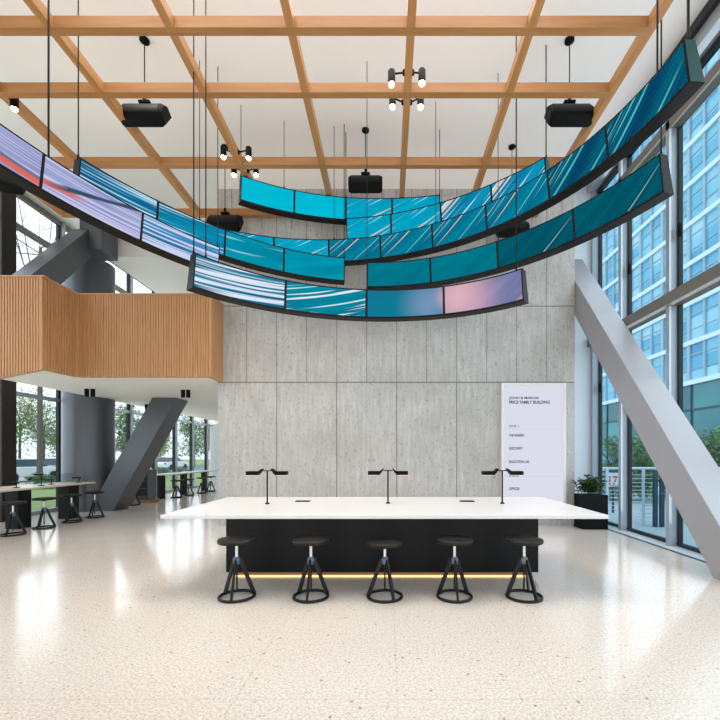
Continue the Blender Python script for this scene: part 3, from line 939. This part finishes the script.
# desk lamps
def desk_lamp(label, X, Y):
    r = thing('desk_lamp', label, 'lamp', (X, Y, TZ), 0, 'twin-headed black lamps along the counter')
    bm = B(); lathe(bm, [(0, 0), (0.032, 0), (0.032, 0.012), (0.014, 0.02), (0.014, 0.03), (0, 0.03)], n=24); obj('base', bm, MT['black'], r, smooth=True)
    bm = B(); rod(bm, (0, 0, 0.02), (0, 0, 0.465), 0.011, n=14); obj('pole', bm, MT['black'], r, smooth=True)
    bm = B(); rod(bm, (-0.065, 0, 0.462), (0.065, 0, 0.462), 0.007, n=10); obj('crossbar', bm, MT['black'], r)
    for sgn in (-1, 1):
        bm = B()
        poly = [(0.28, 0.455), (0.115, 0.455), (0.07, 0.492), (0.058, 0.488), (0.095, 0.43), (0.125, 0.40), (0.28, 0.40)]
        poly = [(sgn * x, z) for x, z in poly]
        prism(bm, poly, 'y', -0.06, 0.06)
        sh = obj('shade', bm, MT['blackm'], r, bevel=0.003)
        bm = B(); box(bm, min(sgn * 0.14, sgn * 0.278), max(sgn * 0.14, sgn * 0.278), -0.05, 0.05, 0.397, 0.4)
        obj('diffuser', bm, MT['lampd'], sh)
    return r
desk_lamp('twin headed black desk lamp on the left third of the white counter', -1.675, 5.55)
desk_lamp('twin headed black desk lamp at the middle of the white counter', 0.0, 5.62)
desk_lamp('twin headed black desk lamp on the counter before the white sign', 1.60, 5.60)

# ------------------------------------------------------------------ stools
def make_stool(label, group, loc, rz, seat_z=0.662):
    r = thing('stool', label, 'stool', loc, rz, group)
    R = 0.19
    bm = B(); lathe(bm, [(0, 0.012), (0.06, 0.010), (0.185, 0.002), (0.204, -0.004), (0.208, -0.012), (0.207, -0.034), (0.198, -0.044), (0, -0.044)], (0, 0, seat_z), 48)
    obj('seat', bm, MT['seat'], r, smooth=True, autos=60)
    bm = B(); lathe(bm, [(0, seat_z - 0.04), (0.07, seat_z - 0.04), (0.07, seat_z - 0.055), (0.03, seat_z - 0.065), (0.03, seat_z - 0.075), (0, seat_z - 0.075)], n=24)
    obj('seat_plate', bm, MT['stool'], r, smooth=True)
    bm = B(); rod(bm, (0, 0, 0.42), (0, 0, seat_z - 0.05), 0.018, n=18); obj('post', bm, MT['chrome'], r, smooth=True)
    bm = B(); lathe(bm, [(0, 0.375), (0.034, 0.375), (0.040, 0.39), (0.040, 0.44), (0.030, 0.455), (0, 0.455)], n=24); obj('collar', bm, MT['bluesteel'], r, smooth=True)
    bm = B(); rod(bm, (0, 0, 0.08), (0, 0, 0.39), 0.010, n=10); obj('spindle', bm, MT['stool'], r, smooth=True)
    for a in (-90, 30, 150):
        a = math.radians(a)
        bm = B()
        bar(bm, (0.035 * math.cos(a), 0.035 * math.sin(a), 0.43), (R * math.cos(a), R * math.sin(a), 0.012), 0.020, 0.046, up=(math.cos(a), math.sin(a), 0.4))
        obj('leg', bm, MT['stool'], r, bevel=0.003)
    bm = B(); torus(bm, (0, 0, 0.016), R, 0.016, 48, 10); obj('foot_ring', bm, MT['stool'], r, smooth=True, autos=80)
    return r

G1 = 'stools in front of the white counter'
s0 = make_stool('black stool at the counter, leftmost, below the left desk lamp', G1, (-1.70, 4.5, 0), 0.05)
dup(s0, (-0.866, 4.5, 0), -0.05, 'black stool at the counter, second from its left end')
mid = make_stool('black stool at the counter, middle one below the central lamp, seat set lowest', G1, (-0.035, 4.5, 0), 0.55, 0.632)
dup(s0, (0.748, 4.5, 0), 0.03, 'black stool at the counter, second from its right end')
dup(s0, (1.53, 4.5, 0), 0.45, 'black stool at the counter, rightmost, below the white sign')
G2 = 'stools along the near window bar table'
for (x, y, rz, lb) in ((-7.50, 8.0, 0.2, 'black stool at the near window bar, closest to the viewer'),
                       (-7.54, 8.77, 0.1, 'black stool at the near window bar, second from the viewer'),
                       (-7.54, 9.53, 0.0, 'black stool at the near window bar, in front of the round column'),
                       (-7.52, 10.26, -0.1, 'black stool at the far end of the near window bar, beside the leaning brace')):
    dup(s0, (x, y, 0), rz, lb, G2)
G3 = 'stools along the far window bar table'
for (x, y, lb) in ((-7.93, 15.0, 'small black stool at the far window bar, nearest the leaning brace'),
                   (-7.85, 15.75, 'small black stool at the far window bar, second from the leaning brace'),
                   (-7.80, 16.75, 'small black stool at the far window bar, third from the leaning brace'),
                   (-7.80, 17.6, 'small black stool at the far window bar, nearest the concrete wall'),
                   (-8.12, 12.75, 'black stool half hidden behind the leaning brace beside the dark cabinet')):
    dup(s0, (x, y, 0), 0.3, lb, G3)

# ------------------------------------------------------------------ window bar tables
def bar_table(label, x0, x1, y0, y1, bases, screens):
    r = thing('bar_table', label, 'table', ((x0 + x1) / 2, (y0 + y1) / 2, 0))
    bm = B(); box(bm, x0, x1, y0, y1, 0.865, 0.905, 0.004); obj('top', bm, MT['oakedge'], r, world=True)
    for yb in bases:
        bm = B(); box(bm, x0 + 0.26, x1 - 0.36, yb - 0.16, yb + 0.16, 0, 0.865, 0.004); obj('pedestal', bm, MT['counter'], r, world=True)
    for a, b in screens:
        xm = (x0 + x1) / 2 - 0.1
        bm = B(); box(bm, xm - 0.005, xm + 0.005, a, b, 0.905, 1.14); obj('glass_screen', bm, MT['screen_glass'], r, world=True)
    return r
bar_table('pale bar table on black pedestals along the left windows, near the round column', -8.5, -7.6, 4.6, 10.4, (5.6, 8.77, 10.15), ((4.8, 8.4), (9.2, 10.38)))
bar_table('pale bar table far back along the windows, behind the leaning brace', -8.6, -7.85, 14.3, 18.6, (14.6, 16.2, 18.0), ((14.5, 16.2), (16.4, 18.4)))

def small_lamp(label, x, y, z, hgt):
    r = thing('reading_lamp', label, 'lamp', (x, y, z), 0.3, 'small black lamps on the near window bar')
    bm = B(); lathe(bm, [(0, 0), (0.06, 0), (0.06, 0.012), (0.012, 0.018), (0, 0.018)], n=20); obj('base', bm, MT['blackm'], r)
    bm = B(); rod(bm, (0, 0, 0.012), (0, 0, hgt), 0.010, n=8); obj('stem', bm, MT['blackm'], r)
    bm = B(); box(bm, -0.14, 0.03, -0.05, 0.05, hgt - 0.015, hgt + 0.015, 0.004); obj('shade', bm, MT['blackm'], r)
small_lamp('small low black lamp on the near window bar, closest to the dark square column', -7.85, 8.45, 0.905, 0.10)
small_lamp('taller thin black lamp on the near window bar, second from the dark square column', -7.8, 9.0, 0.905, 0.26)
small_lamp('small black lamp on the near window bar, just left of the glass screen', -7.95, 9.45, 0.905, 0.11)
small_lamp('small black lamp standing behind the glass screen at the window bar end', -7.8, 10.1, 0.905, 0.12)

cb = thing('cabinet', 'dark grey cabinet on a wood plinth behind the leaning brace', 'cabinet', (-8.22, 13.5, 0))
bm = B(); box(bm, -8.55, -7.98, 13.3, 13.8, 0.1, 1.12, 0.006); obj('body', bm, MT['dsteel'], cb, world=True)
bm = B(); box(bm, -8.58, -7.9, 13.25, 13.85, 0, 0.1); obj('plinth', bm, MT['wbrown'], cb, world=True)
for z in (0.36, 0.61, 0.86):
    bm = B(); box(bm, -8.5, -8.02, 13.285, 13.302, z - 0.11, z + 0.11, 0.002); obj('drawer', bm, MT['brown'], cb, world=True)

# ------------------------------------------------------------------ sign
sg = thing('directory_sign', 'tall white backlit directory sign on the concrete wall', 'sign', (3.27, 9.08, 0))
SX0, SX1, SZ0, SZ1, SY = 2.555, 4.0, 0.22, 3.22, 9.0
bm = B(); f = 0.055
box(bm, SX0, SX0 + f, SY - 0.02, 9.075, SZ0, SZ1); box(bm, SX1 - f, SX1, SY - 0.02, 9.075, SZ0, SZ1)
box(bm, SX0 + f, SX1 - f, SY - 0.02, 9.075, SZ1 - f, SZ1); box(bm, SX0 + f, SX1 - f, SY - 0.02, 9.075, SZ0, SZ0 + f)
obj('frame', bm, MT['white'], sg, world=True)
bm = B(); box(bm, SX0 + f, SX1 - f, SY + 0.01, 9.07, SZ0 + f, SZ1 - f); obj('face', bm, MT['sign'], sg, world=True)
bm = B(); box(bm, SX0 + f + 0.02, SX1 - f - 0.02, SY + 0.0085, SY + 0.0105, 2.188, 2.192); box(bm, SX0 + f + 0.02, SX1 - f - 0.02, SY + 0.0085, SY + 0.0105, 1.118, 1.122)
obj('rule', bm, simple('pale_rule', srgb(196, 198, 214), 0.6), sg, world=True)


def text(body, px, py, cap_px, parent, Y, mat, width_px=None, nm='lettering', rz=0.0):
    cu = bpy.data.curves.new(nm, 'FONT'); cu.body = body; cu.size = 1.0; cu.extrude = 0.0; cu.offset = 0.03
    o = bpy.data.objects.new(nm + '_tmp', cu); COL.objects.link(o)
    bpy.context.view_layer.update()
    me = bpy.data.meshes.new_from_object(o.evaluated_get(bpy.context.evaluated_depsgraph_get()))
    COL.objects.unlink(o); bpy.data.objects.remove(o)
    k = Y / 400
    xs = [v.co.x for v in me.vertices]; zs = [v.co.y for v in me.vertices]
    sz = cap_px * k / (max(zs) - min(zs))
    sxx = sz if not width_px else width_px * k / (max(xs) - min(xs))
    x0 = (px - 388) * k; z0 = 1.6 + (455 - py) * k
    L = world_loc(parent)
    for v in me.vertices:
        v.co = Vector((x0 + (v.co.x - min(xs)) * sxx - L.x, Y - L.y, z0 + v.co.y * sz - L.z))
    me.materials.append(mat)
    n = bpy.data.objects.new(nm, me); COL.objects.link(n); n.parent = parent
    return n
TY = SY + 0.006
text('JOHN & MARCIA', 509, 399.0, 3.2, sg, TY, MT['ink'], 30)
text('PRICE FAMILY BUILDING', 509, 403.6, 3.2, sg, TY, MT['ink'], 41)
text('LEVEL 1', 509, 427, 2.2, sg, TY, MT['inkg'], 10)
text('THE WARREN', 509, 436.6, 2.8, sg, TY, MT['ink'], 15)
text('DISCOVERY', 509, 449.6, 2.8, sg, TY, MT['ink'], 14)
text('EDUCATION LAB', 509, 463, 2.8, sg, TY, MT['ink'], 20)
text('STUDIOS', 509, 476.5, 2.8, sg, TY, MT['ink'], 10)
text('OFFICES', 509, 490, 2.8, sg, TY, MT['ink'], 10.5)

# ------------------------------------------------------------------ planter
pl = thing('planter', 'tall black planter with a dark green plant between wall and window', 'planter', (4.45, 8.78, 0))
bm = B(); prism(bm, [(-0.27, -0.20), (0.27, -0.20), (0.27, 0.20), (-0.27, 0.20)], 'z', 0, 0.74)
bmesh.ops.inset_region(bm, faces=[f for f in bm.faces if f.calc_center_median().z > 0.73], thickness=0.025, depth=-0.05)
obj('pot', bm, MT['blackm'], pl)
bm = B(); box(bm, -0.24, 0.24, -0.17, 0.17, 0.66, 0.70); obj('soil', bm, MT['soil'], pl)


def leaf(bm, p, d, L, W, up):
    d = d.normalized(); s = d.cross(up)
    s = s.normalized() if s.length > 1e-4 else Vector((1, 0, 0))
    a = bm.verts.new(p); b = bm.verts.new(p + d * L * .45 + s * W / 2 + up * 0.02); c = bm.verts.new(p + d * L); e = bm.verts.new(p + d * L * .45 - s * W / 2 + up * 0.02)
    bm.faces.new((a, b, c)); bm.faces.new((a, c, e))
bm = B(); rnd = random.Random(3)
stems = B()
for i in range(26):
    x, y = rnd.uniform(-0.2, 0.17), rnd.uniform(-0.13, 0.13)
    hgt = rnd.uniform(0.18, 0.46)
    top = Vector((x * 1.35, y * 1.5, 0.69 + hgt))
    rod(stems, (x, y, 0.68), top, 0.005, n=5)
    for k in range(22):
        f = rnd.uniform(0.25, 1.05)
        p = Vector((x, y, 0.69)).lerp(top, min(f, 1))
        a = rnd.uniform(0, 6.28)
        leaf(bm, p, Vector((math.cos(a), math.sin(a), rnd.uniform(-0.1, 0.9))), rnd.uniform(0.07, 0.13), rnd.uniform(0.03, 0.05), Vector((0, 0, 1)))
obj('foliage', bm, MT['leafd'], pl); obj('stem', stems, MT['leafd'], pl)

# ------------------------------------------------------------------ outside, right
bm = B(); box(bm, XR + 0.12, 70, -20, 90, -0.4, -0.15); tag(obj('plaza_paving', bm, MT['paving']), 'light paved plaza outside the right windows', 'paving', kind='structure')
bd = thing('office_building', 'tall office tower of blue glass with white floor bands', 'building', (26, 45, 0))
FX = 26.0
bm = B(); box(bm, FX, FX + 14, 14, 95, 7.6, 52); obj('tower_facade', bm, MT['fac'], bd, world=True)
bm = B(); box(bm, FX + 0.1, FX + 14, 14, 95, -0.2, 7.6); obj('podium_facade', bm, MT['pod'], bd, world=True)
for i in range(13):
    z = 7.6 + 3.4 * i
    bm = B(); box(bm, FX - 0.22, FX, 14, 95, z, z + 0.38); obj('floor_band', bm, MT['band'], bd, world=True)
    if i < 12:
        bm = B(); box(bm, FX - 0.06, FX, 14, 95, z + 2.5, z + 2.6); obj('spandrel_line', bm, MT['fmull'], bd, world=True)
        bm = B(); box(bm, FX - 0.06, FX, 14, 95, z + 1.3, z + 1.36); obj('spandrel_line', bm, MT['fmull'], bd, world=True)
for i in range(48):
    y = 14.5 + i * 1.65
    wd = 0.2 if i % 2 else 0.34
    bm = B(); box(bm, FX - 0.14, FX, y, y + wd, 8.0, 52); obj('tower_mullion', bm, MT['fmull'], bd, world=True)
for i in range(24):
    y = 14.5 + i * 3.3
    bm = B(); box(bm, FX, FX + 0.1, y, y + 0.16, -0.2, 7.6); obj('podium_mullion', bm, MT['fdark'], bd, world=True)
for z in (2.9, 5.4):
    bm = B(); box(bm, FX, FX + 0.1, 14, 95, z, z + 0.14); obj('podium_transom', bm, MT['fdark'], bd, world=True)


def tree(name, label, cat, x, y, crown, trunk_h, mats, n, leafsize, seed, group=None, base=-0.15, branches=7):
    rnd = random.Random(seed)
    r = thing(name, label, cat, (x, y, base), 0, group)
    rx, ry, rz_, zc = crown
    if trunk_h > 0:
        bm = B()
        tr = max(0.13, trunk_h * 0.011)
        rod(bm, (0, 0, 0), (0.05, 0, trunk_h), tr, tr * 0.5, 8)
        for i in range(branches):
            a = rnd.uniform(0, 6.28)
            s = Vector((0.03, 0, trunk_h * rnd.uniform(0.45, 1.0)))
            e = Vector((math.cos(a) * rx * rnd.uniform(.4, .9), math.sin(a) * ry * rnd.uniform(.4, .9), zc + rz_ * rnd.uniform(-0.3, 0.95)))
            rod(bm, s, e, 0.045, 0.012, 6)
            for j in range(3):
                q = s.lerp(e, rnd.uniform(0.35, 0.9))
                rod(bm, q, q + Vector((rnd.uniform(-1, 1), rnd.uniform(-1, 1), rnd.uniform(0.1, 1.0))) * rx * 0.35, 0.018, 0.006, 5)
        obj('trunk', bm, MT['bark'], r, smooth=True)
    if n:
        bm = B()
        blobs = [(Vector((rnd.uniform(-.6, .6) * rx, rnd.uniform(-.6, .6) * ry, zc + rnd.uniform(-.65, .65) * rz_)), rnd.uniform(.3, .5)) for _ in range(14)]
        for i in range(n):
            c, s = blobs[i % len(blobs)]
            d = Vector((rnd.gauss(0, 1), rnd.gauss(0, 1), rnd.gauss(0, 1))).normalized() * (rnd.random() ** 0.4)
            p = c + Vector((d.x * rx * s, d.y * ry * s, d.z * rz_ * s))
            dd = Vector((rnd.gauss(0, 1), rnd.gauss(0, 1), rnd.gauss(0, .6)))
            L = leafsize * rnd.uniform(.6, 1.3)
            leaf(bm, p, dd, L, L * 0.6, Vector((rnd.gauss(0, .4), rnd.gauss(0, .4), 1)).normalized())
        obj('foliage', bm, mats, r)
    return r
for i, (x, y, h_, lb) in enumerate(((9.2, 15.5, 2.4, 'rounded green bush outside, just right of the wall and planter'),
                                    (11.0, 16.0, 2.7, 'green bush outside between the first two window mullions'),
                                    (12.4, 15.2, 2.9, 'green bush outside behind the thick part of the railing'),
                                    (14.2, 15.0, 3.1, 'green bush outside, seen just right of the slanting brace'),
                                    (16.2, 15.5, 3.2, 'green bush outside at the far right of the window'))):
    tree('bush', lb, 'bush', x, y, (1.3, 1.2, h_ / 2 * 1.05, h_ / 2 * 1.1), 0.6, MT['hedge'], 4200, 0.16, 40 + i, 'bushes outside the right windows')

# railing outside
rl = thing('railing', 'white steel railing with horizontal bars outside the right windows', 'railing', (6.2, 9.95, -0.15))
RY = 9.95
for z in [0.06 + 0.095 * i for i in range(12)]:
    bm = B(); rod(bm, (5.3, RY, z), (9.2, RY, z), 0.008, n=6); obj('rail_bar', bm, MT['white_b'], rl, world=True)
bm = B(); rod(bm, (5.3, RY, 1.27), (9.2, RY, 1.27), 0.03, n=10); obj('handrail', bm, MT['white_b'], rl, world=True)
for x in (5.45, 6.35, 7.4, 8.5):
    bm = B(); box(bm, x - 0.03, x + 0.03, RY - 0.02, RY + 0.02, -0.15, 1.25); obj('post', bm, MT['white_b'], rl, world=True)
for (x, lb) in ((6.50, 'dark grey flat gate post by the outdoor railing, left of the pair'), (6.66, 'dark grey flat gate post by the outdoor railing, right of the pair')):
    bm = B(); box(bm, x - 0.05, x + 0.05, 9.70, 9.76, -0.15, 1.22, 0.004)
    tag(obj('gate_post', bm, MT['fdark']), lb, 'post')
sp = thing('street_sign', 'small red numbered sign on a grey post outside, behind the railing', 'sign', (6.75, 12.0, -0.15))
bm = B(); rod(bm, (0, 0, 0), (0, 0, 1.25), 0.035, n=10); obj('post', bm, MT['fdark'], sp)
bm = B(); box(bm, -0.16, 0.22, -0.055, -0.036, 0.84, 1.22, 0.004); obj('plate', bm, MT['white_b'], sp)
text('17', 609, 484.5, 9, sp, 11.94, MT['red'], 9)

# ------------------------------------------------------------------ outside, left
bm = B(); box(bm, -19, XL - 0.16, -20, 90, -0.4, -0.12); struct('ground_lawn', bm, MT['grass'])
bm = B(); box(bm, -32, -19, -20, 120, -0.4, -0.15); struct('ground_road', bm, MT['asphalt'])
bm = B(); box(bm, -110, -32, -20, 160, -0.4, -0.12); struct('ground_verge', bm, MT['grass'])


def car(label, x, y, mat, rz):
    r = thing('car', label, 'car', (x, y, -0.15), rz, 'cars parked outside the left windows')
    bm = B()
    body = [(-2.2, 0.35), (-2.25, 0.75), (-2.1, 0.92), (-1.2, 1.0), (1.0, 0.98), (2.1, 0.86), (2.25, 0.6), (2.2, 0.32)]
    prism(bm, body, 'y', -0.88, 0.88); obj('body', bm, mat, r, bevel=0.06)
    bm = B()
    rows = [[(-1.75, 0.96), (-1.25, 1.45), (0.35, 1.48), (1.15, 0.98)]]
    A = [bm.verts.new((px, -0.8 + (0.14 if pz > 1.2 else 0), pz)) for px, pz in rows[0]]
    Bv = [bm.verts.new((px, 0.8 - (0.14 if pz > 1.2 else 0), pz)) for px, pz in rows[0]]
    bm.faces.new(A); bm.faces.new(list(reversed(Bv)))
    for i in range(4): bm.faces.new((A[i], Bv[i], Bv[(i + 1) % 4], A[(i + 1) % 4]))
    obj('window_band', bm, MT['cwin'], r, bevel=0.02)
    bm = B(); box(bm, -1.28, 0.38, -0.68, 0.68, 1.455, 1.50, 0.015); obj('roof', bm, mat, r)
    for wx in (-1.4, 1.4):
        for wy in (-0.86, 0.86):
            bm = B(); rod(bm, (wx, wy - 0.1, 0.33), (wx, wy + 0.1, 0.33), 0.33, n=20)
            o = obj('wheel', bm, MT['tyre'], r, smooth=True)
    for wy in (-0.7, 0.7):
        bm = B(); box(bm, -2.27, -2.2, wy - 0.14, wy + 0.14, 0.68, 0.84); obj('tail_lamp', bm, MT['tail'], r)
    return r
car('white parked car outside the left windows, nearest the dark square column', -24.0, 26.2, MT['car'], 1.5)
car('silver parked car outside the left windows, left of the round column', -24.2, 30.4, MT['carg'], 0.15)
car('white parked car outside, farther along and partly behind the round column', -25.0, 33.5, MT['car'], 1.6)
car('white parked car outside, seen through glass by the far bar table', -26.0, 48.0, MT['car'], 1.5)

kinds = [('olive green tree', MT['leafy']), ('green tree', MT['hedge']), ('brownish autumn tree', MT['leafr'])]
spots = [(-34, 30, 1, 'airy green tree outside beside the dark square column'), (-37, 34.5, 2, 'brownish thin tree outside left of the round column'),
         (-35, 38, 0, 'olive tree outside right at the round column edge'), (-31, 36, 1, 'green tree outside behind the parked cars'),
         (-36, 46, 0, 'olive tree outside between the round column and leaning brace'), (-34, 52, 1, 'green tree outside above the dark cabinet'),
         (-33, 58, 0, 'olive tree outside behind the far bar table start'), (-30, 62, 1, 'dense green tree outside behind the far bar table middle'),
         (-29, 66, 0, 'olive tree outside behind the far bar table end'), (-31, 74, 1, 'green tree outside next to the concrete wall edge')]
for i, (x, y, k, lb) in enumerate(spots):
    hh = 3.2 + 1.2 * random.random()
    tree('tree', lb, 'tree', x, y, (2.6, 2.6, hh, 1.2 + hh), 1.2 + hh, kinds[k][1], 3200 if i < 4 else 3000, 0.2 if i < 4 else 0.34, 70 + i, 'trees outside the left windows', branches=9)
for i, (x, y, lb) in enumerate(((-22.2, 25.5, 'tall bare leafless tree outside the upper left window'), (-30.0, 31.5, 'bare leafless tree farther off, outside the upper left window, beyond the tall one'))):
    tree('bare_tree', lb, 'tree', x, y, (5.0, 5.0, 6.0, 14.5), 15.0, None, 0, 0, 90 + i, branches=26)
for i, (x, y, lb) in enumerate(((-17.5, 20.5, 'low green shrub on the lawn left of the round column'), (-17.0, 30, 'low shrub on the lawn behind the far bar table'), (-17.5, 34, 'low shrub on the lawn beside the concrete wall edge'))):
    tree('shrub', lb, 'shrub', x, y, (0.8, 0.8, 0.45, 0.4), 0, MT['hedge'], 700, 0.16, 120 + i)
